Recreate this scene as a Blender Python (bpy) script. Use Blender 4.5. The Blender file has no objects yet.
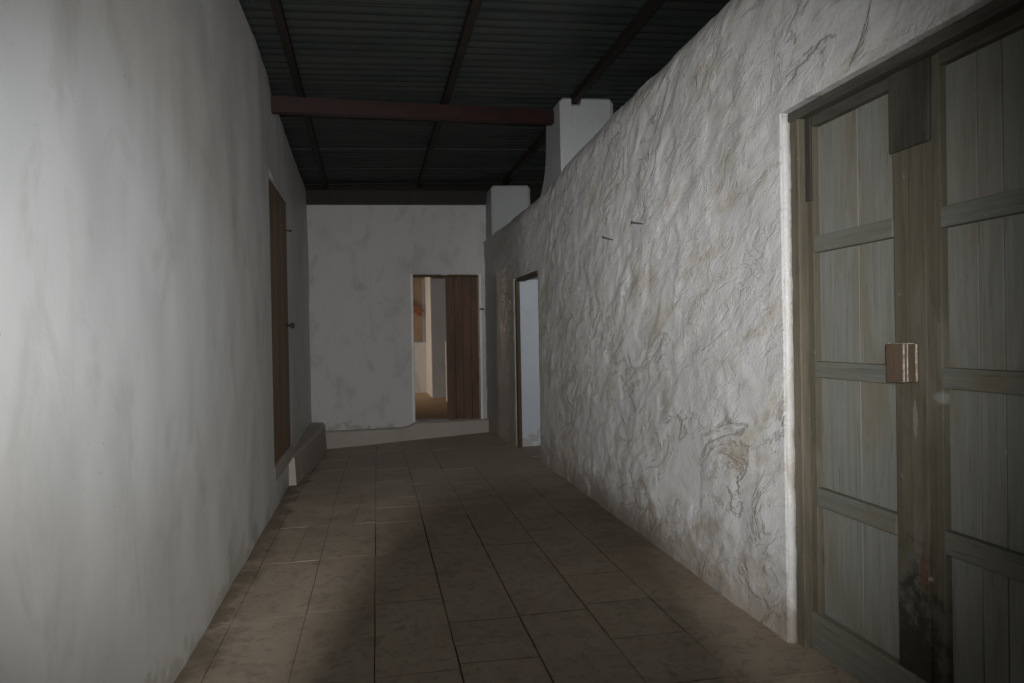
import bpy, bmesh, math, random
from mathutils import Vector, Matrix, noise

random.seed(7)
S = bpy.context.scene
COL = S.collection

# ------------------------------------------------------------------ camera
F_PX, W_PX = 683.0, 1024.0
YAW, PITCH, ROLL, EYE = math.radians(11.2), math.radians(-0.4), math.radians(1.0), 1.4
fw = Vector((math.sin(YAW)*math.cos(PITCH), math.cos(YAW)*math.cos(PITCH), math.sin(PITCH)))
r0 = Vector((math.cos(YAW), -math.sin(YAW), 0))
u0 = r0.cross(fw)
up = u0*math.cos(ROLL) + r0*math.sin(ROLL)
rt = r0*math.cos(ROLL) - u0*math.sin(ROLL)
CAM = Matrix(((rt.x, up.x, -fw.x, 0), (rt.y, up.y, -fw.y, 0), (rt.z, up.z, -fw.z, EYE), (0, 0, 0, 1)))
cd = bpy.data.cameras.new('camera')
cd.sensor_width = 36.0
cd.lens = 36.0*F_PX/W_PX
cd.clip_start = 0.02
cam = bpy.data.objects.new('camera', cd)
cam.matrix_world = CAM
COL.objects.link(cam)
S.camera = cam

# ------------------------------------------------------------------ exposure, world, lights
S.view_settings.view_transform = 'Standard'
S.view_settings.look = 'None'
S.view_settings.gamma = 1.0
S.view_settings.use_curve_mapping = False
S.view_settings.exposure = 0.0

wd = bpy.data.worlds.new('world')
S.world = wd
wd.use_nodes = True
bg = wd.node_tree.nodes['Background']
bg.inputs['Color'].default_value = (0.55, 0.68, 0.9, 1)
bg.inputs['Strength'].default_value = 0.02


def aim(o, p, q, roll_up=Vector((0, 0, 1))):
    o.location = p
    d = (Vector(q)-Vector(p)).normalized()
    o.rotation_euler = d.to_track_quat('-Z', 'Y').to_euler()


def lamp(name, kind, p, q, power, col, **kw):
    l = bpy.data.lights.new(name, kind)
    l.energy = power
    l.color = col
    for k, v in kw.items():
        setattr(l, k, v)
    o = bpy.data.objects.new(name, l)
    aim(o, p, q)
    COL.objects.link(o)
    return o


# the camera's own flash, just above and behind its lens
FL = CAM @ Vector((-0.0015, 0.075, 0.120))
flash = lamp('flash', 'SPOT', FL, FL + fw*3 - rt*0.22 + up*0.0, 630, (1.0, 0.99, 0.975), spot_size=math.radians(86), spot_blend=1.0, shadow_soft_size=0.006)
# the brighter core of the flash's beam
lamp('flash_core', 'SPOT', FL, FL + fw*3 + rt*0.30 + up*0.30, 250, (1.0, 0.99, 0.975), spot_size=math.radians(26), spot_blend=1.0, shadow_soft_size=0.006)
# soft fill lamp, added before the doorway behind the camera
lamp('fill_behind', 'AREA', (0.5, -1.35, 1.5), (0.5, 3, 1.4), 2.5, (1.0, 0.95, 0.87), shape='RECTANGLE', size=1.6, size_y=2.2)
lamp('patch_spot', 'SPOT', (1.55, -1.35, 2.1), (-0.83, 2.40, 1.62), 150, (0.66, 0.82, 1.0), spot_size=math.radians(22), spot_blend=0.85, shadow_soft_size=0.03)  # added spot, stands in for cool daylight on the left wall
# warm daylight in the room past the far door, cool daylight in the side room
lamp('daylight_far_room', 'AREA', (-2.9, 14.6, 1.9), (1.1, 14.6, 1.2), 85, (1.0, 0.80, 0.62), shape='RECTANGLE', size=1.6, size_y=1.6)
lamp('daylight_side_room', 'AREA', (3.6, 6.2, 1.8), (1.9, 8.4, 1.2), 2.2, (0.88, 0.95, 1.0), shape='RECTANGLE', size=0.9, size_y=1.2)


# ------------------------------------------------------------------ material helpers
def new_mat(name):
    m = bpy.data.materials.new(name)
    m.use_nodes = True
    nt = m.node_tree
    return m, nt, nt.nodes['Principled BSDF']


class NB:
    def __init__(self, nt):
        self.nt = nt

    def n(self, t, **kw):
        nd = self.nt.nodes.new(t)
        for k, v in kw.items():
            setattr(nd, k, v)
        return nd

    def set(self, sock, v):
        if hasattr(v, 'is_linked') or isinstance(v, bpy.types.NodeSocket):
            self.nt.links.new(v, sock)
        else:
            sock.default_value = v

    def obj(self):
        return self.n('ShaderNodeTexCoord').outputs['Object']

    def geo(self):
        return self.n('ShaderNodeNewGeometry')

    def mapping(self, vec, scale=(1, 1, 1), rot=(0, 0, 0), loc=(0, 0, 0), kind='POINT'):
        m = self.n('ShaderNodeMapping', vector_type=kind)
        self.set(m.inputs['Vector'], vec)
        m.inputs['Scale'].default_value = scale
        m.inputs['Rotation'].default_value = rot
        m.inputs['Location'].default_value = loc
        return m.outputs['Vector']

    def noise(self, vec, scale, detail=4, rough=0.55, dist=0.0, lac=2.0):
        t = self.n('ShaderNodeTexNoise')
        self.set(t.inputs['Vector'], vec)
        t.inputs['Scale'].default_value = scale
        t.inputs['Detail'].default_value = detail
        t.inputs['Roughness'].default_value = rough
        t.inputs['Distortion'].default_value = dist
        return t.outputs['Fac']

    def ramp(self, fac, a, b):
        t = self.n('ShaderNodeMapRange')
        t.interpolation_type = 'SMOOTHSTEP'
        self.set(t.inputs['Value'], fac)
        t.inputs['From Min'].default_value = a
        t.inputs['From Max'].default_value = b
        return t.outputs['Result']

    def math(self, op, a, b=0.0, clamp=False):
        t = self.n('ShaderNodeMath', operation=op, use_clamp=clamp)
        self.set(t.inputs[0], a)
        self.set(t.inputs[1], b)
        return t.outputs[0]

    def mix(self, fac, a, b, blend='MIX'):
        t = self.n('ShaderNodeMix', data_type='RGBA', blend_type=blend)
        self.set(t.inputs['Factor'], fac)
        self.set(t.inputs['A'], a if not isinstance(a, tuple) else (*a, 1))
        self.set(t.inputs['B'], b if not isinstance(b, tuple) else (*b, 1))
        return t.outputs['Result']

    def bump(self, h, strength, dist, normal=None):
        t = self.n('ShaderNodeBump')
        t.inputs['Strength'].default_value = strength
        t.inputs['Distance'].default_value = dist
        self.set(t.inputs['Height'], h)
        if normal is not None:
            self.set(t.inputs['Normal'], normal)
        return t.outputs['Normal']

    def sep(self, vec):
        t = self.n('ShaderNodeSeparateXYZ')
        self.set(t.inputs[0], vec)
        return t.outputs


def plaster(name, base, stain, dirt, stain_amt=(0.5, 0.72), rough=0.55, bump=0.35, spec=0.3, dirt_top=0.35, pits=True, crease=0.0):
    m, nt, b = new_mat(name)
    k = NB(nt)
    v = k.geo().outputs['Position']
    big = k.noise(v, 0.9, 5, 0.6, 0.4)
    mid = k.noise(k.mapping(v, (1, 2.1, 0.8), (-0.5, 0, 0), (3, 1, 7), 'TEXTURE'), 3.6, 9, 0.70, 0.3) if crease else k.noise(k.mapping(v, (1, 1, 0.55), loc=(3, 1, 7)), 3.2, 7, 0.66, 0.6)
    streak = k.noise(k.mapping(v, (6, 6, 0.7)), 1.6, 5, 0.6)
    c = k.mix(k.math('MULTIPLY', k.ramp(mid, *stain_amt), 0.75), base, stain)
    c = k.mix(k.math('MULTIPLY', k.ramp(big, 0.45, 0.75), 0.35), c, tuple(x*0.82 for x in base))
    c = k.mix(k.math('MULTIPLY', k.ramp(streak, 0.52, 0.8), 0.3), c, stain)
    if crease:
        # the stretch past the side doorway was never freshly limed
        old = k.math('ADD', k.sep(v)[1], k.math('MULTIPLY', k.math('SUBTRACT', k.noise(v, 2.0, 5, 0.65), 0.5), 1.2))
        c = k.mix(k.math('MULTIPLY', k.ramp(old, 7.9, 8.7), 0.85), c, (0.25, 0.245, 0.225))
    # splashed dirt and flaked paint along the foot of the wall
    z = k.sep(v)[2]
    edge = k.math('ADD', z, k.math('MULTIPLY', k.math('SUBTRACT', k.noise(v, 4.5, 6, 0.7), 0.5), -1.3))
    low = k.math('SUBTRACT', 1.0, k.ramp(edge, 0.0, dirt_top))
    c = k.mix(k.math('MULTIPLY', low, 0.7), c, dirt)
    if pits:
        sp = k.noise(v, 55, 2, 0.5)
        c = k.mix(k.math('MULTIPLY', k.ramp(sp, 0.73, 0.78), 0.5), c, tuple(x*0.5 for x in dirt))
    k.set(b.inputs['Base Color'], c)
    b.inputs['Specular IOR Level'].default_value = spec
    k.set(b.inputs['Roughness'], k.math('ADD', rough, k.math('MULTIPLY', k.math('SUBTRACT', mid, 0.5), 0.3)))
    h = k.math('ADD', k.math('MULTIPLY', k.noise(k.mapping(v, (1, 2.0, 0.9), (-0.5, 0, 0), (0, 0, 0), 'TEXTURE'), 13, 6, 0.62, 0.6), k.math('ADD', 0.35, k.ramp(k.noise(v, 1.8, 3, 0.5), 0.42, 0.62))), k.math('MULTIPLY', k.noise(v, 60, 3, 0.5), 0.25))
    nrm = k.bump(h, bump, 0.02)
    if crease:
        # edges of old coats: thin crooked steps, in patches
        vw = k.mapping(v, (1, 1.9, 0.9), (-0.55, 0, 0), (0, 0, 0), 'TEXTURE')
        e1 = k.noise(vw, 3.6, 8, 0.62, 1.2)
        band = k.math('SUBTRACT', 1.0, k.ramp(k.math('ABSOLUTE', k.math('SUBTRACT', e1, 0.5)), 0.0, 0.035))
        patch = k.ramp(k.noise(v, 1.5, 3, 0.5), 0.44, 0.60)
        nrm = k.bump(k.math('ADD', k.math('MULTIPLY', k.ramp(e1, 0.46, 0.54), k.math('ADD', 0.25, patch)), k.math('MULTIPLY', band, 0.15)), crease, 0.016, nrm)
        cr = k.mix(k.math('MULTIPLY', k.math('MULTIPLY', band, patch), 0.45), c, stain)
        k.set(b.inputs['Base Color'], cr)
    k.set(b.inputs['Normal'], nrm)
    return m


def wood(name, ca, cb, cc, axis=2, grain=1.0, rough=0.7, spec=0.25, marks=None):
    m, nt, b = new_mat(name)
    k = NB(nt)
    v = k.geo().outputs['Position']
    sc = [22, 22, 22]
    sc[axis] = 1.1
    g = k.noise(k.mapping(v, tuple(sc)), 2.2, 6, 0.65, 0.3)
    sc2 = [3.5, 3.5, 3.5]
    sc2[axis] = 0.9
    p = k.noise(k.mapping(v, tuple(sc2), loc=(5, 2, 1)), 1.3, 5, 0.62, 0.5)
    f = k.noise(v, 28, 5, 0.65)
    c = k.mix(k.ramp(g, 0.35, 0.68), ca, cb)
    c = k.mix(k.ramp(p, 0.46, 0.66), c, cc)
    c = k.mix(k.math('MULTIPLY', k.ramp(f, 0.66, 0.74), 0.5), c, tuple(min(1, x*2.0+0.03) for x in ca))
    c = k.mix(k.math('MULTIPLY', k.ramp(k.noise(k.mapping(v, tuple(s*1.7 for s in sc)), 3.0, 3, 0.5), 0.6, 0.72), 0.5), c, tuple(x*0.45 for x in cb))
    for (pos, rad, colr, amt) in (marks or []):
        d = k.n('ShaderNodeVectorMath', operation='DISTANCE')
        k.set(d.inputs[0], k.mapping(v, (1/rad[0], 1/rad[1], 1/rad[2])))
        d.inputs[1].default_value = (pos[0]/rad[0], pos[1]/rad[1], pos[2]/rad[2])
        e = k.math('ADD', d.outputs['Value'], k.math('MULTIPLY', k.math('SUBTRACT', k.noise(v, 18, 5, 0.7), 0.5), 1.6))
        c = k.mix(k.math('MULTIPLY', k.math('SUBTRACT', 1.0, k.ramp(e, 0.55, 1.1)), amt), c, colr)
    k.set(b.inputs['Base Color'], c)
    b.inputs['Roughness'].default_value = rough
    b.inputs['Specular IOR Level'].default_value = spec
    k.set(b.inputs['Normal'], k.bump(g, 0.35*grain, 0.006))
    return m


def simple(name, ca, cb, scale=8, rough=0.6, metal=0.0, bump=0.2, spec=0.4):
    m, nt, b = new_mat(name)
    k = NB(nt)
    v = k.geo().outputs['Position']
    f = k.noise(v, scale, 6, 0.65, 0.3)
    k.set(b.inputs['Base Color'], k.mix(k.ramp(f, 0.38, 0.66), ca, cb))
    b.inputs['Roughness'].default_value = rough
    b.inputs['Metallic'].default_value = metal
    b.inputs['Specular IOR Level'].default_value = spec
    k.set(b.inputs['Normal'], k.bump(f, bump, 0.004))
    return m


M = {}
M['white_left'] = plaster('smooth limewash', (0.60, 0.60, 0.585), (0.48, 0.47, 0.445), (0.40, 0.37, 0.32), (0.50, 0.70), 0.5, 0.07, 0.35, 0.14)
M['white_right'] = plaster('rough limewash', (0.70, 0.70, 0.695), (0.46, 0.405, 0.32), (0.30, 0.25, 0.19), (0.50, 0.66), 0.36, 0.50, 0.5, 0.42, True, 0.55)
M['white_far'] = plaster('far limewash', (0.53, 0.53, 0.53), (0.40, 0.395, 0.365), (0.34, 0.31, 0.26), (0.50, 0.68), 0.6, 0.25, 0.3, 0.12)
M['white_trim'] = plaster('trim limewash', (0.58, 0.575, 0.55), (0.42, 0.38, 0.33), (0.30, 0.25, 0.2), (0.5, 0.72), 0.6, 0.3, 0.3, 0.0)
M['white_paint'] = plaster('thick white paint', (0.74, 0.74, 0.73), (0.55, 0.52, 0.46), (0.3, 0.25, 0.2), (0.56, 0.72), 0.4, 0.4, 0.45, 0.1)
M['pier'] = plaster('grey limewash', (0.39, 0.40, 0.41), (0.33, 0.33, 0.32), (0.34, 0.31, 0.26), (0.55, 0.8), 0.6, 0.25, 0.3, 0.12)
M['white_edge'] = plaster('chipped edge paint', (0.66, 0.66, 0.65), (0.44, 0.40, 0.33), (0.3, 0.25, 0.2), (0.5, 0.66), 0.4, 0.5, 0.45, 0.3)
M['bluish'] = plaster('daylight-tinted limewash', (0.56, 0.60, 0.66), (0.46, 0.50, 0.55), (0.36, 0.35, 0.33), (0.55, 0.8), 0.6, 0.15, 0.3, 0.1)  # white limewash with the cool daylight tint put into its colour
M['ochre'] = plaster('brown plaster', (0.27, 0.205, 0.145), (0.22, 0.16, 0.11), (0.16, 0.12, 0.08), (0.45, 0.7), 0.7, 0.3, 0.2, 0.1)
MARKS = [((1.87, 2.10, 0.0), (0.3, 0.16, 0.62), (0.022, 0.020, 0.016), 0.85),
         ((1.87, 2.06, 0.55), (0.06, 0.022, 0.06), (0.17, 0.045, 0.028), 0.5),
         ((1.87, 2.035, 0.535), (0.03, 0.008, 0.008), (0.45, 0.30, 0.24), 0.6),
         ((1.87, 2.09, 1.08), (0.05, 0.012, 0.08), (0.30, 0.30, 0.27), 0.5),
         ((1.87, 1.97, 1.17), (0.05, 0.045, 0.03), (0.34, 0.35, 0.33), 0.5)]
M['door_grey'] = wood('weathered grey green paint', (0.245, 0.245, 0.222), (0.20, 0.205, 0.185), (0.20, 0.182, 0.135), 2, 0.8)
M['door_rail'] = wood('weathered grey green paint across', (0.19, 0.195, 0.17), (0.14, 0.145, 0.125), (0.17, 0.15, 0.11), 1, 1.2)
M['door_brown'] = wood('worn brown green stile', (0.135, 0.12, 0.085), (0.10, 0.09, 0.066), (0.165, 0.155, 0.125), 2, 1.0, marks=MARKS)
M['door_frame'] = wood('old brown frame', (0.14, 0.125, 0.088), (0.10, 0.088, 0.064), (0.17, 0.145, 0.11), 2, 1.4,
                       marks=[((1.84, 2.80, 1.95), (0.06, 0.03, 0.09), (0.30, 0.17, 0.11), 0.8), ((1.84, 2.82, 0.75), (0.06, 0.02, 0.2), (0.27, 0.16, 0.10), 0.7)])
M['door_head'] = wood('old dark head board', (0.115, 0.11, 0.085), (0.075, 0.07, 0.055), (0.06, 0.06, 0.05), 1, 1.2)
M['dark_wood'] = wood('blackened wood', (0.060, 0.058, 0.046), (0.042, 0.041, 0.034), (0.085, 0.082, 0.068), 2, 1.0)
M['lock_brown'] = wood('brown lock wood', (0.145, 0.098, 0.068), (0.11, 0.073, 0.05), (0.085, 0.072, 0.052), 2, 0.6)
M['lock_edge'] = simple('chipped pale edge', (0.62, 0.58, 0.52), (0.30, 0.24, 0.19), 60, 0.7)
M['brown_door'] = wood('orange brown door board', (0.20, 0.128, 0.075), (0.16, 0.10, 0.058), (0.14, 0.095, 0.06), 2, 0.8, 0.55)
M['far_door'] = wood('dark brown plank', (0.155, 0.085, 0.055), (0.115, 0.06, 0.04), (0.10, 0.06, 0.042), 2, 0.8, 0.6)
M['frame_brown'] = wood('brown post', (0.10, 0.07, 0.042), (0.07, 0.048, 0.03), (0.12, 0.09, 0.05), 2, 1.0)
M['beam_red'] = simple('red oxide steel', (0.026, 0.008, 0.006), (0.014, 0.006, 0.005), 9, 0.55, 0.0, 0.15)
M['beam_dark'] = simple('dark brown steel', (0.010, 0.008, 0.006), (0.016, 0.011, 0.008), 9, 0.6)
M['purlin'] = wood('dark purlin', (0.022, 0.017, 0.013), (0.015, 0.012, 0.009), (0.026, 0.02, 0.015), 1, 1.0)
M['iron'] = simple('rusty iron', (0.05, 0.035, 0.027), (0.10, 0.055, 0.035), 40, 0.65, 0.3)
M['black'] = simple('black plastic', (0.015, 0.015, 0.016), (0.02, 0.02, 0.022), 30, 0.5)
M['beam_orange'] = wood('orange brown beam', (0.25, 0.10, 0.05), (0.18, 0.07, 0.04), (0.2, 0.09, 0.05), 1, 0.6)

# roof sheets
m, nt, b = new_mat('old corrugated sheet')
k = NB(nt)
v = k.geo().outputs['Position']
f1 = k.noise(k.mapping(v, (0.6, 2.0, 1)), 1.6, 6, 0.65, 0.3)
f2 = k.noise(k.mapping(v, (1.2, 7.0, 1)), 3.0, 5, 0.6)
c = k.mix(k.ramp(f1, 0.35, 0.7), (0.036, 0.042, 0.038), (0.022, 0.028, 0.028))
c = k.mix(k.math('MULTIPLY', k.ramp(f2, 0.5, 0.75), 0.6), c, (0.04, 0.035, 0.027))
k.set(b.inputs['Base Color'], c)
b.inputs['Roughness'].default_value = 0.42
b.inputs['Metallic'].default_value = 0.35
M['sheet'] = m

# floor tiles and the mortar between them
def tile_mat(name, ca, cb, cc, dusty):
    m, nt, b = new_mat(name)
    k = NB(nt)
    g = k.geo()
    v = g.outputs['Position']
    isl = g.outputs['Random Per Island']
    c = k.mix(isl, ca, cb)
    f = k.noise(v, 2.3, 7, 0.66, 0.4)
    c = k.mix(k.math('MULTIPLY', k.ramp(f, 0.42, 0.68), 0.75), c, cc)
    f2 = k.noise(v, 17, 6, 0.7, 0.3)
    c = k.mix(k.math('MULTIPLY', k.ramp(f2, 0.50, 0.66), 0.5), c, tuple(x*0.5 for x in ca))
    f4 = k.noise(v, 6.5, 6, 0.68, 0.8)
    c = k.mix(k.math('MULTIPLY', k.ramp(f4, 0.52, 0.64), 0.4), c, tuple(x*0.55 for x in cb))
    f3 = k.noise(v, 55, 3, 0.6)
    c = k.mix(k.math('MULTIPLY', k.ramp(f3, 0.66, 0.74), 0.5), c, dusty)
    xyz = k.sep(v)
    far_lift = k.math('ADD', xyz[1], k.math('MULTIPLY', k.math('SUBTRACT', k.noise(v, 1.6, 5, 0.65), 0.5), 4.0))
    c = k.mix(k.math('MULTIPLY', k.ramp(far_lift, 5.0, 7.8), 0.8), c, tuple(x*1.12 for x in dusty))  # far floor painted paler in dust colour, in place of missing light
    # earth swept up against the left wall
    heap = k.math('ADD', xyz[0], k.math('MULTIPLY', k.math('SUBTRACT', k.noise(v, 5.0, 6, 0.7), 0.5), 0.7))
    c = k.mix(k.math('MULTIPLY', k.math('SUBTRACT', 1.0, k.ramp(heap, -0.86, -0.66)), 0.75), c, (0.12, 0.095, 0.065))
    k.set(b.inputs['Base Color'], c)
    b.inputs['Roughness'].default_value = 0.75
    b.inputs['Specular IOR Level'].default_value = 0.25
    h = k.math('ADD', f2, k.math('MULTIPLY', f3, 0.3))
    k.set(b.inputs['Normal'], k.bump(h, 0.3, 0.008))
    return m


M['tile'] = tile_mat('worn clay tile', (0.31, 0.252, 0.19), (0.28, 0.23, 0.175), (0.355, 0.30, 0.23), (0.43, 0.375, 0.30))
M['mortar'] = simple('dirt filled joint', (0.06, 0.048, 0.036), (0.13, 0.108, 0.083), 3, 0.9, 0, 0.3, 0.1)
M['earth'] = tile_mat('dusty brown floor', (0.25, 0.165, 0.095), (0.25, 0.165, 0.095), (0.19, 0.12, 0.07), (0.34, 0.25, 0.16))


# ------------------------------------------------------------------ object helpers
def build(name, bm, mat, parent=None, smooth=False, base=None):
    """link bm (world coordinates) as one mesh object"""
    o_base = Vector(base) if base is not None else (parent_base(parent) if parent else Vector((0, 0, 0)))
    bmesh.ops.translate(bm, verts=bm.verts, vec=-o_base)
    me = bpy.data.meshes.new(name)
    bm.to_mesh(me)
    bm.free()
    for m_ in (mat if isinstance(mat, list) else [mat]):
        me.materials.append(m_)
    if smooth:
        for p in me.polygons:
            p.use_smooth = True
    o = bpy.data.objects.new(name, me)
    COL.objects.link(o)
    if parent is not None:
        o.parent = parent
    else:
        o.location = o_base
    return o


def parent_base(p):
    v = Vector((0, 0, 0))
    while p is not None:
        v += p.location
        p = p.parent
    return v


def thing(name, loc):
    o = bpy.data.objects.new(name, None)
    o.location = loc
    o.empty_display_size = 0.1
    COL.objects.link(o)
    return o


def tag(o, label, cat, kind=None, group=None):
    o['label'] = label
    o['category'] = cat
    if kind:
        o['kind'] = kind
    if group:
        o['group'] = group
    return o


def box(bm, x0, x1, y0, y1, z0, z1, bev=0.0, seg=1, wob=0.0):
    vs = [bm.verts.new((x, y, z)) for x in (x0, x1) for y in (y0, y1) for z in (z0, z1)]
    q = [(0, 1, 3, 2), (4, 6, 7, 5), (0, 4, 5, 1), (2, 3, 7, 6), (0, 2, 6, 4), (1, 5, 7, 3)]
    fs = [bm.faces.new([vs[i] for i in f]) for f in q]
    if wob:
        for w in vs:
            w.co += Vector([random.uniform(-wob, wob) for _ in range(3)])
    bmesh.ops.recalc_face_normals(bm, faces=fs)
    if bev > 0:
        es = list({e for f in fs for e in f.edges})
        bmesh.ops.bevel(bm, geom=es, offset=bev, segments=seg, affect='EDGES', profile=0.6)
    return vs


def bar(bm, a, c, w, h, upv=(0, 0, 1), bev=0.0):
    """box from a to c, w across, h along upv"""
    a, c = Vector(a), Vector(c)
    d = (c-a).normalized()
    s = d.cross(Vector(upv)).normalized()
    u = s.cross(d).normalized()
    vs = []
    for p in (a, c):
        for i in (-1, 1):
            for j in (-1, 1):
                vs.append(bm.verts.new(p + s*i*w/2 + u*j*h/2))
    q = [(0, 1, 3, 2), (4, 6, 7, 5), (0, 4, 5, 1), (2, 3, 7, 6), (0, 2, 6, 4), (1, 5, 7, 3)]
    fs = [bm.faces.new([vs[i] for i in f]) for f in q]
    bmesh.ops.recalc_face_normals(bm, faces=fs)
    if bev:
        bmesh.ops.bevel(bm, geom=list({e for f in fs for e in f.edges}), offset=bev, segments=2, affect='EDGES', profile=0.6)


def tube(bm, pts, rads, n=12, cap=True):
    pts = [Vector(p) for p in pts]
    rings = []
    for i, p in enumerate(pts):
        d = (pts[min(i+1, len(pts)-1)]-pts[max(i-1, 0)]).normalized()
        a = d.orthogonal().normalized() if i == 0 else (rings[-1][1] - d*rings[-1][1].dot(d)).normalized()
        bb = d.cross(a)
        rings.append(([bm.verts.new(p + (a*math.cos(2*math.pi*j/n)+bb*math.sin(2*math.pi*j/n))*rads[i]) for j in range(n)], a))
    for i in range(len(rings)-1):
        A, B = rings[i][0], rings[i+1][0]
        for j in range(n):
            bm.faces.new((A[j], A[(j+1) % n], B[(j+1) % n], B[j]))
    if cap:
        bm.faces.new(rings[0][0][::-1])
        bm.faces.new(rings[-1][0])


def sstep(x, a, b_):
    t = max(0.0, min(1.0, (x-a)/(b_-a)))
    return t*t*(3-2*t)


def lines(a, b_, step, extra=()):
    n = max(1, int(round((b_-a)/step)))
    base = [a+(b_-a)*i/n for i in range(n+1)]
    for e in extra:
        if a < e < b_:
            base = [x for x in base if abs(x-e) > step*0.45 or x in (a, b_)]
            base.append(e)
    return sorted(set(base))


def lerp_table(tb, x):
    if x <= tb[0][0]:
        return tb[0][1]
    for (a, va), (c_, vc) in zip(tb, tb[1:]):
        if x <= c_:
            return va+(vc-va)*(x-a)/(c_-a)
    return tb[-1][1]


def grid_wall(name, mat, place, back, us, zs, holes, topf, zmax, disp, shoulder=0.0):
    """a plastered wall: front surface displaced, openings cut, thickness behind.
    place(u, d) -> (x, y) of the face moved d into the room; back = thickness"""
    bm = bmesh.new()
    nu, nz = len(us), len(zs)
    F, B = {}, {}
    for i, u in enumerate(us):
        t = topf(u)
        for j, z in enumerate(zs):
            zz = z if z < 2.5 else 2.5+(z-2.5)*(t-2.5)/(zmax-2.5)
            d = disp(u, zz)
            for (a, c_, e, f_) in holes:
                du = max(a-u, 0, u-c_)
                dz = max(e-zz, 0, zz-f_)
                d *= 0.25+0.75*sstep(math.hypot(du, dz), 0.0, 0.12)
            if shoulder:
                g = max(0.0, 1-(t-zz)/0.14)
                d -= shoulder*(1-sstep(u, 9.0, 9.6))*g*g*(0.9+0.25*noise.noise((u*2.1, 4, 0)))
                if j == nz-1:
                    zz += 0.006*noise.noise((u*3.3, 9, 1))
            x, y = place(u, d)
            F[i, j] = bm.verts.new((x, y, zz))
            x, y = place(u, -back)
            B[i, j] = bm.verts.new((x, y, zz))
    cells = set()
    for i in range(nu-1):
        for j in range(nz-1):
            cu, cz = (us[i]+us[i+1])/2, (zs[j]+zs[j+1])/2
            if not any(a < cu < c_ and e < cz < f_ for (a, c_, e, f_) in holes):
                cells.add((i, j))
    cnt = {}
    for (i, j) in cells:
        bm.faces.new((F[i, j], F[i+1, j], F[i+1, j+1], F[i, j+1]))
        bm.faces.new((B[i, j], B[i, j+1], B[i+1, j+1], B[i+1, j]))
        for e in (((i, j), (i+1, j)), ((i+1, j), (i+1, j+1)), ((i+1, j+1), (i, j+1)), ((i, j+1), (i, j))):
            key = tuple(sorted(e))
            cnt.setdefault(key, []).append(e)
    side = []
    for key, es in cnt.items():
        if len(es) == 1:
            p, q = es[0]
            side.append(bm.faces.new((F[q], F[p], B[p], B[q])))
    bmesh.ops.delete(bm, geom=[w for w in bm.verts if not w.link_faces], context='VERTS')
    bmesh.ops.recalc_face_normals(bm, faces=bm.faces)
    sset = {f.index for f in []}
    for f in bm.faces:
        f.smooth = True
    for f in side:
        f.smooth = False
    for f in side:
        for e in f.edges:
            e.smooth = False
    return build(name, bm, mat)


# ------------------------------------------------------------------ plan of the place
XR = [(-1.4, 1.80), (7.5, 1.775), (8.5, 1.745), (10.3, 1.63)]        # right wall face
XL = [(-1.4, -0.835), (5.6, -0.845), (10.3, -0.95)]                   # left wall face
Y_FAR = 10.3
BD = (1.35, 2.772, -0.3, 2.378)        # big double door opening in the right wall
SD = (7.42, 8.62, -0.3, 2.14)        # side doorway
LD = (5.95, 7.20, 0.34, 2.80)        # brown door in the left wall
FD = (0.53, 1.555, 0.16, 2.345)      # doorway in the far wall


def roof_z(x):
    return 3.69+0.035*x


def floor_z(x, y):
    d = sstep(y, 5.5, 10.6)*1.05
    return d*(-0.13+0.06*x) + 0.004*noise.noise((x*1.3, y*1.1, 3))


# ---- walls
def disp_right(u, z):
    n = noise.noise
    low = 0.010*n((u*0.6, z*0.6, 1.0)) + 0.004*n((u*2.0, z*1.7, 5.0))
    # short trowel folds slanting down the wall, in patches
    wu, wz = u+0.12*n((u*2.1, z*2.1, 8)), z+0.12*n((u*2.3, z*2.3, 12))
    a = wu*0.53+wz*0.85
    c_ = -wu*0.85+wz*0.53
    r1 = (1-abs(n((a*6.0, c_*2.2, 2.0))))**6
    r2 = (1-abs(n((a*12.0, c_*4.5, 20.0))))**5
    msk = sstep(n((u*1.1, z*1.1, 30)), -0.2, 0.35)
    msk2 = sstep(n((u*1.4, z*1.4, 44)), -0.2, 0.4)
    fine = 0.005*n((a*7, c_*4, 3)) + 0.003*n((a*17, c_*8, 6)) + 0.001*n((u*30, z*30, 16))
    drop = sstep(n((u*2.8+wz*1.6, z*3.4, 60)), 0.05, 0.11)*0.006       # edges where a coat has flaked
    return low + 0.0065*r1*msk + 0.0045*r2*msk2 + fine*(0.5+0.8*msk) - drop


def disp_left(u, z):
    n = noise.noise
    return 0.014*n((u*0.9, z*0.9, 71)) + 0.006*n((u*2.7, z*2.4, 75)) + 0.0015*n((u*11, z*8, 79))


def disp_far(u, z):
    n = noise.noise
    return 0.010*n((u*1.4, z*1.4, 91)) + 0.004*n((u*5, z*5, 95)) + 0.002*n((u*15, z*15, 97))


TOP_R = [(-1.4, 3.13), (3.3, 3.12), (5.0, 3.10), (6.4, 3.04), (7.6, 2.95), (8.8, 2.94), (9.6, 2.88), (10.3, 2.85)]
us = lines(-1.4, 2.6, 0.06, (BD[0],))[:-1] + lines(2.6, 10.3, 0.022, (BD[1], SD[0], SD[1]))
zs = lines(-0.30, 3.1, 0.024, (BD[3], SD[3]))
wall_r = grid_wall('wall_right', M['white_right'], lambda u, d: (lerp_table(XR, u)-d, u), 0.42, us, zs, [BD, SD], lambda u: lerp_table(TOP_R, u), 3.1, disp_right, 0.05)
tag(wall_r, 'rough lumpy whitewashed wall on the right, its top open under the roof', 'wall', 'structure')

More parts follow.
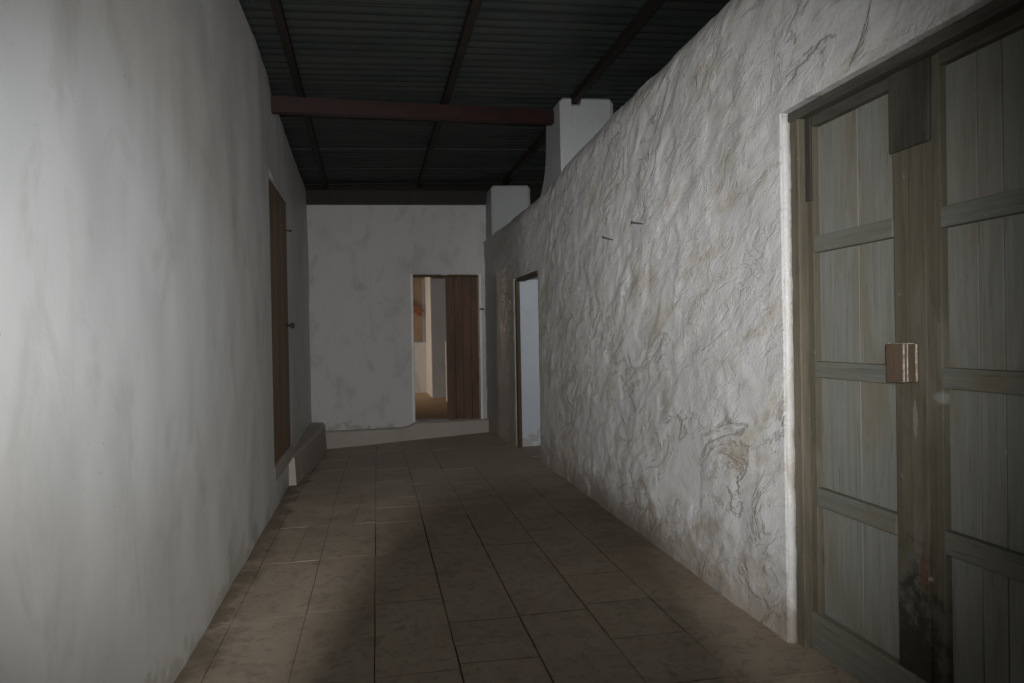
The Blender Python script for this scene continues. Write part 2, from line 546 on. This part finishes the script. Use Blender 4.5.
us = lines(-1.4, 10.3, 0.05, (LD[0], LD[1]))
zs = lines(-0.30, 3.5, 0.05, (LD[2], LD[3]))
wall_l = grid_wall('wall_left', M['white_left'], lambda u, d: (lerp_table(XL, u)+d, u), 0.35, us, zs, [LD], lambda u: lerp_table([(-1.4, 3.64), (6.1, 3.64), (6.3, 3.55), (10.3, 3.52)], u), 3.5, disp_left, 0.004)
tag(wall_l, 'smooth whitewashed wall on the left with the narrow brown door', 'wall', 'structure')

us = lines(-1.25, 1.95, 0.05, (FD[0], FD[1]))
zs = lines(-0.30, 3.36, 0.05, (FD[2], FD[3]))
wall_f = grid_wall('wall_far', M['white_far'], lambda u, d: (u, Y_FAR-d), 0.28, us, zs, [FD], lambda u: 3.49+0.02*(u+0.9), 3.36, disp_far)
tag(wall_f, 'pale grey end wall with a doorway beside the right corner', 'wall', 'structure')

# wall behind the camera, its open doorway put in for the fill lamp
bm = bmesh.new()
box(bm, -1.2, -0.4, -1.6, -1.42, -0.1, 3.7)
box(bm, 1.4, 2.3, -1.6, -1.42, -0.1, 3.7)
box(bm, -0.4, 1.4, -1.6, -1.42, 2.7, 3.7)
tag(build('wall_behind', bm, M['white_far']), 'white wall with an added open doorway behind the camera', 'wall', 'structure')

# side rooms beyond the right wall, open to the same roof
bm = bmesh.new()
box(bm, 4.2, 4.4, -1.6, 10.6, -0.2, 3.9)
box(bm, 2.23, 4.2, 10.3, 10.58, -0.2, 2.6)
box(bm, 2.3, 4.2, -1.6, -1.42, -0.2, 3.9)
box(bm, 2.22, 4.2, 4.6, 4.8, -0.2, 3.1)
tag(build('wall_side', bm, M['bluish']), 'far bluish white wall of the side room past the open side doorway', 'wall', 'structure')

# white jamb facing the camera in the side doorway, daylight tint in its colour
bm = bmesh.new()
box(bm, 1.80, 2.16, 8.56, 8.615, -0.22, 2.13, 0.006)
tag(build('trim_1', bm, M['bluish']), 'daylight-tinted white jamb inside the side doorway', 'jamb', 'structure')

# ---- floor: mortar bed and clay tiles with open joints, some cracked
bm = bmesh.new()
xs = lines(-1.0, 2.2, 0.2)
ys = lines(-1.6, 10.35, 0.2)
g = [[bm.verts.new((x, y, floor_z(x, y)-0.006)) for y in ys] for x in xs]
for i in range(len(xs)-1):
    for j in range(len(ys)-1):
        bm.faces.new((g[i][j], g[i+1][j], g[i+1][j+1], g[i][j+1])).material_index = 1
cols = [(-0.98, -0.735), (-0.735, -0.38), (-0.38, -0.035), (-0.035, 0.322), (0.322, 0.676), (0.676, 1.032), (1.032, 1.40), (1.40, 1.76), (1.76, 2.2)]
cuts = [[0.3, 1.1, 1.9, 2.75, 3.6, 4.4, 5.3, 6.1, 7.0, 7.9, 8.8, 9.6],
        [0.5, 1.35, 2.1, 2.88, 3.62, 4.5, 5.33, 6.2, 7.1, 8.0, 8.9, 9.7],
        [0.4, 1.2, 2.0, 2.86, 3.64, 4.52, 5.32, 6.15, 7.1, 7.9, 8.7, 9.5],
        [0.4, 1.2, 2.05, 2.87, 3.67, 4.52, 5.29, 5.75, 6.10, 6.93, 7.7, 8.5, 9.3],
        [0.6, 1.4, 2.2, 3.09, 3.67, 4.58, 5.31, 5.74, 6.70, 7.5, 8.3, 9.1, 9.8],
        [0.5, 1.3, 2.1, 2.93, 3.35, 3.82, 4.52, 5.36, 5.79, 6.6, 7.4, 8.2, 9.0, 9.8],
        [0.3, 1.1, 1.9, 2.55, 2.99, 3.41, 3.84, 4.20, 5.16, 6.0, 6.8, 7.6, 8.5, 9.4],
        [0.6, 1.5, 2.5, 3.37, 4.25, 5.2, 6.1, 7.0, 7.8, 8.7, 9.5],
        [0.6, 1.5, 2.5, 3.37, 4.25, 5.2, 6.1, 7.0, 7.8, 8.7, 9.5]]
cracks = {          4: [((0.49, 3.67), (0.57, 3.37)), ((0.33, 3.35), (0.676, 3.34)), ((0.47, 3.09), (0.47, 2.9)), ((0.33, 2.92), (0.676, 2.9))],
          1: [((-0.54, 5.0), (-0.55, 4.55))], 2: [((-0.15, 6.15), (-0.20, 5.4))]}


def tile(x0, x1, y0, y1, gx0, gx1, gy0, gy1, crack=None):
    """one tile as an island (two islands when a crack runs through it)"""
    t = bmesh.new()
    nx, ny = 3, max(2, int((y1-y0)/0.12))
    dz, ax, ay = random.uniform(-0.0007, 0.0007), random.uniform(-0.003, 0.003), random.uniform(-0.002, 0.002)
    V = []
    for i in range(nx+1):
        row = []
        for j in range(ny+1):
            x = x0+gx0+(x1-x0-gx0-gx1)*i/nx
            y = y0+gy0+(y1-y0-gy0-gy1)*j/ny
            if i in (0, nx):
                x += 0.0022*noise.noise((x*9, y*9, 2))
            if j in (0, ny):
                y += 0.0022*noise.noise((x*9, y*9, 7))
            z = floor_z(x, y)+dz+ax*(x-(x0+x1)/2)+ay*(y-(y0+y1)/2)+0.0005
            row.append(t.verts.new((x, y, z)))
        V.append(row)
    for i in range(nx):
        for j in range(ny):
            t.faces.new((V[i][j], V[i+1][j], V[i+1][j+1], V[i][j+1]))
    if crack:
        (ax_, ay_), (bx_, by_) = crack
        d = Vector((bx_-ax_, by_-ay_, 0)).normalized()
        nrm = Vector((-d.y, d.x, 0))
        for sgn in (1, -1):
            h = t.copy()
            r = bmesh.ops.bisect_plane(h, geom=h.verts[:]+h.edges[:]+h.faces[:], plane_co=Vector((ax_, ay_, 0))+nrm*sgn*0.0016, plane_no=nrm*sgn, clear_inner=True)
            for w in h.verts:
                w.co.z += sgn*0.0008
            add_bm(h)
            h.free()
    else:
        add_bm(t)
    t.free()


def add_bm(h):
    e = bmesh.ops.extrude_edge_only(h, edges=[e for e in h.edges if e.is_boundary])
    for w in [x for x in e['geom'] if isinstance(x, bmesh.types.BMVert)]:
        w.co.z -= 0.008
    mp = {}
    for w in h.verts:
        mp[w] = bm.verts.new(w.co)
    for f in h.faces:
        nf = bm.faces.new([mp[w] for w in f.verts])
        nf.material_index = 0


for ci, (x0, x1) in enumerate(cols):
    cc = [-1.5]+cuts[ci]+[10.33]
    for y0, y1 in zip(cc, cc[1:]):
        ck = None
        for q in cracks.get(ci, []):
            my = (q[0][1]+q[1][1])/2
            if y0 < my < y1:
                ck = q
        wide = lambda: random.choice((0.0010, 0.0016, 0.0022, 0.0030))
        near = 1.5 if ci in (3, 4, 5, 6) else 0.8
        tile(x0, x1, y0, y1, wide()*near, wide()*near, wide()*near*0.8, wide()*near*0.8, ck)
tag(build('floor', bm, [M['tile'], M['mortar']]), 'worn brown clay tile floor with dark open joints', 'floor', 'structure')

# floors beyond the doorways
bm = bmesh.new()
xs, ys = lines(-2.2, 4.2, 0.3), lines(10.5, 18.2, 0.3)
g = [[bm.verts.new((x, y, 0.145+0.012*noise.noise((x, y, 0)))) for y in ys] for x in xs]
for i in range(len(xs)-1):
    for j in range(len(ys)-1):
        bm.faces.new((g[i][j], g[i+1][j], g[i+1][j+1], g[i][j+1]))
tag(build('floor_beyond', bm, M['earth']), 'dusty brown floor seen through the far doorway', 'floor', 'structure')
bm = bmesh.new()
box(bm, 2.2, 4.25, -1.6, 10.4, -0.3, -0.06)
tag(build('floor_side', bm, M['mortar']), 'dark floor of the side room behind the right wall', 'floor', 'structure')

# ---- roof of corrugated sheets, lapped every 0.92 m; the waves run across the corridor
bm = bmesh.new()
P = 0.128
y = -1.64
sh = 0
while y < 18.0:
    y1 = y+0.98
    n = int((y1-y)/P*10)
    prev = None
    for i in range(n+1):
        yy = y+(y1-y)*i/n
        lift = 0.021*math.cos(2*math.pi*yy/P)+0.010*(i/n)
        row = []
        for x in (-1.25, -0.4, 0.3, 1.0, 1.7, 2.5, 3.4, 4.45):
            sag = 0.006*noise.noise((x*0.8, yy*0.5, sh*3.7))
            row.append(bm.verts.new((x, yy, roof_z(x)+0.020+lift+sag)))
        if prev is None:
            lip = [bm.verts.new(w.co+Vector((0, 0, 0.010))) for w in row]
            for a in range(len(row)-1):
                bm.faces.new((lip[a], lip[a+1], row[a+1], row[a]))
        else:
            for a in range(len(row)-1):
                bm.faces.new((prev[a], prev[a+1], row[a+1], row[a])).smooth = True
        prev = row
    y += 0.92
    sh += 1
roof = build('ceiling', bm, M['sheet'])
tag(roof, 'dark corrugated roof sheets overhead', 'ceiling', 'structure')

# ---- plinths at the feet of the left and far walls
def loft(name, secs, mat, wob=0.006):
    """secs: list of closed rings of points"""
    bm = bmesh.new()
    R = []
    for s in secs:
        R.append([bm.verts.new(Vector(p)+Vector([wob*noise.noise((p[0]*7+i, p[1]*5, p[2]*7)) for i in range(3)])) for p in s])
    for A, B in zip(R, R[1:]):
        for j in range(len(A)):
            bm.faces.new((A[j], A[(j+1) % len(A)], B[(j+1) % len(A)], B[j]))
    bm.faces.new(R[0][::-1])
    bm.faces.new(R[-1])
    bmesh.ops.recalc_face_normals(bm, faces=bm.faces)
    return build(name, bm, mat)


secs = []
for i in range(25):
    t = i/24
    yy = 7.10+(10.27-7.10)*t
    xw = lerp_table(XL, yy)+0.015
    xf = xw+0.012+0.165*sstep(t, -0.3, 0.9)
    zt = 0.25-0.05*t
    secs.append([(xw-0.06, yy, -0.25), (xf+0.02, yy, floor_z(xf, yy)-0.05), (xf, yy, zt-0.03), (xf-0.03, yy, zt), (xw-0.06, yy, zt+0.01)])
tag(loft('trim_2', secs, M['white_trim'], 0.008), 'low dirty white plinth along the foot of the left wall', 'plinth', 'structure')
secs = []
for i in range(25):
    t = i/24
    x = -0.80+(1.66+0.80)*t
    zt = 0.075 if x < 0.44 else 0.155
    zt = 0.072+0.012*t+0.072*sstep(x, 0.40, 0.50)
    secs.append([(x, Y_FAR+0.05, -0.25), (x, 10.19, floor_z(x, 10.19)-0.05), (x, 10.20, zt-0.02), (x, 10.22, zt), (x, Y_FAR+0.05, zt+0.003)])
tag(loft('trim_3', secs, M['white_trim'], 0.008), 'low white step along the foot of the end wall, rising under the doorway', 'plinth', 'structure')
# sill of the brown door in the left wall
bm = bmesh.new()
box(bm, -1.15, -0.845, LD[0]-0.02, LD[1]+0.02, 0.22, 0.342, 0.012, 2)
tag(build('trim_4', bm, M['white_trim']), 'white sill under the brown door in the left wall', 'sill', 'structure')


# ---- plastered piers standing on the right wall
def pier(name, x0, x1, y0, y1, zb, ztop, notch, flare):
    bm = bmesh.new()
    xs = [x0, x0+0.03, x0+0.10]+([notch-0.075, notch-0.05, notch-0.045, notch+0.045, notch+0.055, notch+0.10] if notch else [])+[x1-0.04, x1]
    R = []
    for i, x in enumerate(xs):
        zt = ztop+0.03*(x-x0)
        if notch and abs(x-notch) < 0.048:
            zt = roof_z(x)-0.082
        elif i in (0, len(xs)-1):
            zt -= 0.03
        yb = y0+(0.02 if i in (0, len(xs)-1) else 0)
        prof = [(yb, zb), (yb, zb+(zt-zb)*0.35), (yb+0.004, zb+(zt-zb)*0.7), (yb+0.012, zt-0.02), (yb+0.035, zt), (y1-0.02, zt), (y1, zt-0.04)]
        for q in range(7):
            t = q/6
            prof.append((y1+0.02+flare*t**2.6, zt-0.04-(zt-0.04-zb)*(0.2+0.8*t)))
        R.append([bm.verts.new((x+0.006*noise.noise((yy*6, z*6, x*2)), yy+0.008*noise.noise((x*6, z*5, 3)), z)) for yy, z in prof])
    for A, B in zip(R, R[1:]):
        for j in range(len(A)):
            bm.faces.new((A[j], A[(j+1) % len(A)], B[(j+1) % len(A)], B[j]))
    bm.faces.new(R[0][::-1])
    bm.faces.new(R[-1])
    bmesh.ops.recalc_face_normals(bm, faces=bm.faces)
    return build(name, bm, M['pier'], None, False, (x0, y0, zb))


PX = 1.96        # purlin over the right wall
tag(pier('pier', 1.80, 2.35, 6.45, 7.02, 2.85, 3.735, PX, 0.42), 'white plastered pier on the right wall where the red beam ends', 'pier', None, 'piers on the right wall')
tag(pier('pier', 1.665, 2.24, 9.75, 10.27, 2.868, 3.60, 0, 0.0), 'white plastered pier on the right wall next to the end wall', 'pier', None, 'piers on the right wall')

# ---- steel and timber under the roof
bm = bmesh.new()
A, B = Vector((-1.0, 6.21, 3.452)), Vector((1.80, 6.70, 3.615))
bar(bm, A, B, 0.012, 0.135)
s = Vector((0.17, -0.985, 0))*0.0
for dz in (-0.0645, 0.0645):
    bar(bm, A+Vector((-0.01, 0.032, dz)), B+Vector((-0.01, 0.032, dz)), 0.065, 0.010)
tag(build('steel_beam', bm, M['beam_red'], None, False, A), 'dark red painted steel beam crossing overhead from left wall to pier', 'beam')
bm = bmesh.new()
bar(bm, (-0.96, 10.215, 3.455), (1.65, 10.215, 3.505), 0.10, 0.20, bev=0.006)
tag(build('roof_beam', bm, M['beam_dark'], None, False, (-0.96, 10.215, 3.435)), 'dark beam lying along the top of the end wall', 'beam')
for (x0, x1, lab) in ((-0.53, -0.685, 'dark roof purlin nearest the left wall, running towards the end wall'),
                      (0.735, 0.665, 'dark roof purlin running down the middle of the corridor roof'),
                      (1.965, 1.935, 'dark roof purlin above the right wall, resting on its piers')):
    bm = bmesh.new()
    bar(bm, (x0, -1.4, roof_z(x0)-0.0395), (x1, 10.24, roof_z(x1)-0.0395), 0.062, 0.075, bev=0.004)
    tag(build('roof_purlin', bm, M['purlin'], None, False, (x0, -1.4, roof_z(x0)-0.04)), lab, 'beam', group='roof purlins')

# ---- big double door
D = tag(thing('door_1', (1.86, 2.1, 0)), 'large weathered grey green double door in the right wall', 'door', 'structure')
bm = bmesh.new()
box(bm, 1.832, 2.0, 2.702, 2.768, -0.02, 2.372, 0.006, 1, 0.002)
fr = build('door_frame', bm, M['door_frame'], D)
bm = bmesh.new()
box(bm, 1.832, 2.0, 1.352, 1.44, -0.02, 2.372, 0.006, 1, 0.002)
build('door_frame', bm, M['door_frame'], D)
bm = bmesh.new()
box(bm, 1.818, 2.0, 1.352, 2.768, 2.334, 2.376, 0.006, 1, 0.002)
build('door_head', bm, M['door_head'], D)
bm = bmesh.new()
prev = None
for i in range(61):
    z = -0.02+2.39*i/60
    w = 0.006*noise.noise((z*9, 1, 2))+0.004*noise.noise((z*27, 5, 2))
    ring = [bm.verts.new(p) for p in ((1.835, 2.758+w, z), (1.805+w*0.7, 2.760+w, z), (1.797+w*0.7, 2.770+w, z), (1.798, 2.785+w, z), (1.835, 2.80, z))]
    if prev:
        for j in range(5):
            bm.faces.new((prev[j], prev[(j+1) % 5], ring[(j+1) % 5], ring[j])).smooth = True
    else:
        bm.faces.new(ring[::-1])
    prev = ring
bm.faces.new(prev)
bmesh.ops.recalc_face_normals(bm, faces=bm.faces)
eb = build('painted_edge', bm, M['white_edge'], D)
eb['label'] = 'thick chipped white paint edge beside the door frame'
RAILS = [(2.288, 2.334), (1.742, 1.812), (1.20, 1.27), (0.64, 0.72)]


def leaf(y_lo, y_hi, st_lo, st_hi, boards):
    lf = bpy.data.objects.new('door_leaf', None)
    lf.location = Vector((1.88, (y_lo+y_hi)/2, 0))-D.location
    COL.objects.link(lf)
    lf.parent = D
    bm = bmesh.new()
    ed = [y_lo+st_lo-0.01]+boards+[y_hi-st_hi+0.01]
    for a, c_ in zip(ed, ed[1:]):
        o_ = random.uniform(-0.0015, 0.0015)
        box(bm, 1.900+o_, 1.925, a+0.0012, c_-0.0012, 0.05, 2.33, 0.0025)
    build('panel', bm, M['door_grey'], lf)
    for (a, c_) in ((y_lo, y_lo+st_lo), (y_hi-st_hi, y_hi)):
        bm = bmesh.new()
        box(bm, 1.872, 1.93, a+0.001, c_-0.001, 0.0, 2.332, 0.004, 2)
        build('stile', bm, M['door_brown'], lf)
    for i, (a, c_) in enumerate(RAILS):
        bm = bmesh.new()
        box(bm, 1.868, 1.93, y_lo+st_lo, y_hi-st_hi, a, c_, 0.005, 2)
        build('rail', bm, M['door_rail'] if i else M['door_head'], lf)
    bm = bmesh.new()
    box(bm, 1.862, 1.93, y_lo, y_hi, 0.005, 0.165, 0.006, 2)
    build('bottom_rail', bm, M['door_rail'], lf)
    return lf


l1 = leaf(2.10, 2.735, 0.095, 0.075, [2.415])
l2 = leaf(1.46, 2.098, 0.06, 0.120, [1.77, 1.86])
# cover strip over the meeting edge
bm = bmesh.new()
box(bm, 1.862, 1.90, 2.035, 2.110, 0.17, 2.045, 0.004, 2)
o = build('cover_strip', bm, M['door_brown'], D)
# darker boards at the head of the meeting stiles and of the hinge stile
bm = bmesh.new()
box(bm, 1.860, 1.90, 2.012, 2.196, 2.047, 2.333, 0.003, 1, 0.002)
o = build('patch_board', bm, M['dark_wood'], D)
o['label'] = 'blackened board at the head of the meeting stiles'
bm = bmesh.new()
box(bm, 1.862, 1.90, 2.664, 2.735, 1.97, 2.333, 0.003, 1, 0.002)
o = build('patch_board', bm, M['dark_wood'], D)
o['label'] = 'blackened plate at the head of the hinge stile'
# wooden lock block of three layers with pale worn edges
bm = bmesh.new()
box(bm, 1.817, 1.855, 2.076, 2.153, 1.216, 1.350, 0.003, 2, 0.001)
box(bm, 1.856, 1.885, 2.070, 2.155, 1.214, 1.352, 0.003, 2, 0.001)
lk = build('lock_block', bm, M['lock_brown'], D)
bm = bmesh.new()
box(bm, 1.800, 1.816, 2.072, 2.155, 1.214, 1.352, 0.003, 2, 0.001)
build('lock_plate', bm, M['lock_brown'], lk)
bm = bmesh.new()
for (x, y_, w) in ((1.8025, 2.0725, 0.004), (1.8175, 2.0735, 0.0025), (1.855, 2.0735, 0.004)):
    box(bm, x-w/2, x+w/2, y_-0.0035, y_+0.004, 1.218, 1.350, 0.0006, 1, 0.0004)
box(bm, 1.803, 1.850, 2.076, 2.150, 1.350, 1.3535, 0.001)
ed_ = build('worn_edge', bm, M['lock_edge'], lk)
ed_['label'] = 'chipped pale edges of the lock block'

# ---- narrow brown door in the left wall
D = tag(thing('door_2', (-0.91, 6.4, 0.36)), 'narrow orange brown door set in the left wall above a white sill', 'door', 'structure')
bm = bmesh.new()
for a, c_ in ((LD[0]+0.005, 6.36), (6.363, 6.78), (6.783, LD[1]-0.008)):
    box(bm, -0.915, -0.872, a, c_, 0.338, 2.79, 0.003)
build('door_leaf', bm, M['brown_door'], D)
bm = bmesh.new()
tube(bm, [(-0.873, 7.08, 1.55), (-0.865, 7.08, 1.55)], [0.030, 0.028], 16)
tube(bm, [(-0.866, 7.08, 1.55), (-0.840, 7.08, 1.55), (-0.832, 7.08, 1.55), (-0.816, 7.08, 1.55), (-0.804, 7.08, 1.55), (-0.798, 7.08, 1.55)], [0.011, 0.011, 0.024, 0.031, 0.026, 0.012], 16)
kb = build('door_knob', bm, M['iron'], D, True)
kb['label'] = 'round dark door knob'
bm = bmesh.new()
tube(bm, [(-0.873, 7.12, 2.50), (-0.845, 7.13, 2.50), (-0.825, 7.15, 2.497)], [0.006, 0.006, 0.010], 8)
ho = build('door_hook', bm, M['iron'], D, True)

# ---- doorway in the far wall: white edge, closed right leaf, hook
D = tag(thing('door_3', (1.05, Y_FAR, 0.16)), 'far doorway with its dark brown plank leaf closed on the right half', 'door', 'structure')
bm = bmesh.new()
box(bm, 0.505, 0.545, 10.272, 10.40, 0.15, 2.36, 0.006, 1, 0.003)
build('door_jamb', bm, M['white_paint'], D)
bm = bmesh.new()
box(bm, 1.535, 1.575, 10.272, 10.40, 0.15, 2.36, 0.006, 1, 0.003)
build('door_jamb', bm, M['white_paint'], D)
bm = bmesh.new()
box(bm, 0.546, 1.534, 10.30, 10.40, 2.325, 2.36, 0.004)
build('door_head', bm, M['frame_brown'], D)
bm = bmesh.new()
x = 1.035
for w in (0.13, 0.12, 0.13, 0.112):
    box(bm, x, x+w-0.003, 10.325, 10.355, 0.165, 2.32, 0.003)
    x += w
build('door_leaf', bm, M['far_door'], D)
bm = bmesh.new()
tube(bm, [(1.552, 10.275, 1.83), (1.552, 10.235, 1.83), (1.585, 10.225, 1.825), (1.60, 10.235, 1.815)], [0.011, 0.011, 0.012, 0.009], 8)
build('door_hook', bm, M['iron'], D, True)

# ---- frame of the side doorway
D = tag(thing('door_4', (1.76, 8.5, 0)), 'open side doorway with a brown post in the right wall near the far corner', 'door', 'structure')
bm = bmesh.new()
box(bm, 1.755, 1.80, 8.52, 8.615, -0.12, 2.13, 0.005, 1, 0.002)
build('door_post', bm, M['frame_brown'], D)
bm = bmesh.new()
box(bm, 1.762, 1.86, SD[0]+0.004, 8.519, 2.10, 2.137, 0.004)
build('door_head', bm, M['frame_brown'], D)

# ---- room past the far doorway
bm = bmesh.new()
box(bm, -2.4, -1.9, 10.5, 13.6, 0.0, 3.6)
box(bm, -2.4, -1.9, 15.6, 18.2, 0.0, 3.6)
box(bm, -2.4, -1.9, 13.6, 15.6, 0.0, 0.8)
box(bm, -2.4, -1.9, 13.6, 15.6, 2.6, 3.6)
box(bm, 4.2, 4.4, 10.5, 18.2, 0.0, 3.6)
box(bm, -2.4, 4.4, 17.0, 17.2, 0.0, 3.6)
box(bm, -3.6, -2.4, 15.6, 15.8, 0.0, 3.6)
box(bm, -3.6, -2.4, 13.4, 13.6, 0.0, 3.6)  # unseen stubs beside the window, added to block the lamp's sideways spill
tag(build('wall_beyond', bm, M['white_far']), 'cream wall of the room past the far doorway', 'wall', 'structure')
bm = bmesh.new()
box(bm, 1.12, 2.2, 14.4, 16.4, 0.10, 3.55, 0.02, 2, 0.006)
tag(build('pillar', bm, M['white_far'], None, False, (1.12, 14.4, 0.1)), 'cream square pillar seen through the far doorway', 'pillar')

bm = bmesh.new()
box(bm, -0.6, 1.12, 15.9, 16.1, 0.10, 3.6)
tag(build('trim_5', bm, M['white_far']), 'cream wall between the pillar and the window of the far room', 'wall', 'structure')
T = tag(thing('wooden_shutter', (0.5, 15.85, 1.3)), 'brown board shutter above the cream wall left of the pillar in the far room', 'shutter')
bm = bmesh.new()
for i in range(9):
    box(bm, -0.3+i*0.15, -0.3+i*0.15+0.147, 15.86, 15.895, 1.32, 3.3, 0.004)
build('board', bm, M['ochre'], T)
bm = bmesh.new()
bar(bm, (0.1, 15.82, 2.55), (1.04, 15.82, 1.98), 0.06, 0.17, bev=0.005)
build('brace', bm, M['beam_orange'], T)
bm = bmesh.new()
box(bm, 1.335, 1.62, 13.4, 13.62, 0.10, 1.33, 0.015, 2, 0.006)
tag(build('post', bm, M['white_far'], None, False, (1.335, 13.4, 0.1)), 'short cream post in front of the pillar, half behind the brown leaf', 'post')

# ---- two nails in the right wall
for (p, e, lab) in (((1.79, 4.96, 2.12), (1.71, 4.99, 2.15), 'lower left of the two rusty nails in the right wall'),
                    ((1.79, 4.38, 2.15), (1.71, 4.38, 2.16), 'upper right of the two rusty nails in the right wall')):
    bm = bmesh.new()
    e = Vector(e)
    d = (e-Vector(p)).normalized()
    tube(bm, [Vector(p)-d*0.02, e], [0.0045, 0.0055], 8)
    tube(bm, [e, e+d*0.006], [0.010, 0.009], 10)
    tag(build('nail', bm, M['iron'], None, False, p), lab, 'nail', group='nails in the right wall')

# ---- the photographer's camera, whose lens throws the round shadow of the flash on the floor
T = tag(thing('photo_camera', (0, -0.1, 0)), 'black camera with raised flash on a tripod, where the photograph was taken', 'camera')


def local_box(bm, a, c_):
    vs = box(bm, a[0], c_[0], a[1], c_[1], a[2], c_[2], 0.006, 2)


def cam_part(name, bm, mat, smooth=False):
    bmesh.ops.transform(bm, matrix=CAM, verts=bm.verts)
    return build(name, bm, mat, T, smooth)


bm = bmesh.new()
local_box(bm, (-0.07, -0.05, 0.118), (0.07, 0.047, 0.185))
cam_part('body', bm, M['black'])
bm = bmesh.new()
n = 48
prof = [(0.0395, -0.042), (0.0415, -0.042), (0.0415, 0.116), (0.0, 0.116), (0.0, 0.112), (0.0395, 0.030)]
rings = [[bm.verts.new((r*math.cos(2*math.pi*j/n), r*math.sin(2*math.pi*j/n), z)) for j in range(n)] if r > 0 else None for r, z in prof]
for a, c_ in ((0, 1), (1, 2), (5, 0)):
    for j in range(n):
        bm.faces.new((rings[a][j], rings[a][(j+1) % n], rings[c_][(j+1) % n], rings[c_][j]))
bm.faces.new(rings[2])
bm.faces.new(rings[5][::-1])
cam_part('lens', bm, M['black'], False)
bm = bmesh.new()
local_box(bm, (-0.034, 0.060, 0.130), (0.026, 0.090, 0.160))
local_box(bm, (-0.027, 0.045, 0.140), (0.020, 0.062, 0.158))
cam_part('flash_head', bm, M['black'])
hub = CAM @ Vector((0, -0.052, 0.15))
for a in (0.6, 2.7, 4.8):
    bm = bmesh.new()
    foot = Vector((hub.x+0.42*math.cos(a), hub.y+0.42*math.sin(a), 0.004))
    tube(bm, [hub+(foot-hub)*0.06, hub+(foot-hub)*0.55, foot], [0.013, 0.011, 0.009], 10)
    build('leg', bm, M['black'], T, True)
bm = bmesh.new()
tube(bm, [hub+Vector((0, 0, -0.11)), hub+Vector((0, 0, 0.0))], [0.028, 0.022], 16)
build('tripod_head', bm, M['black'], T, True)
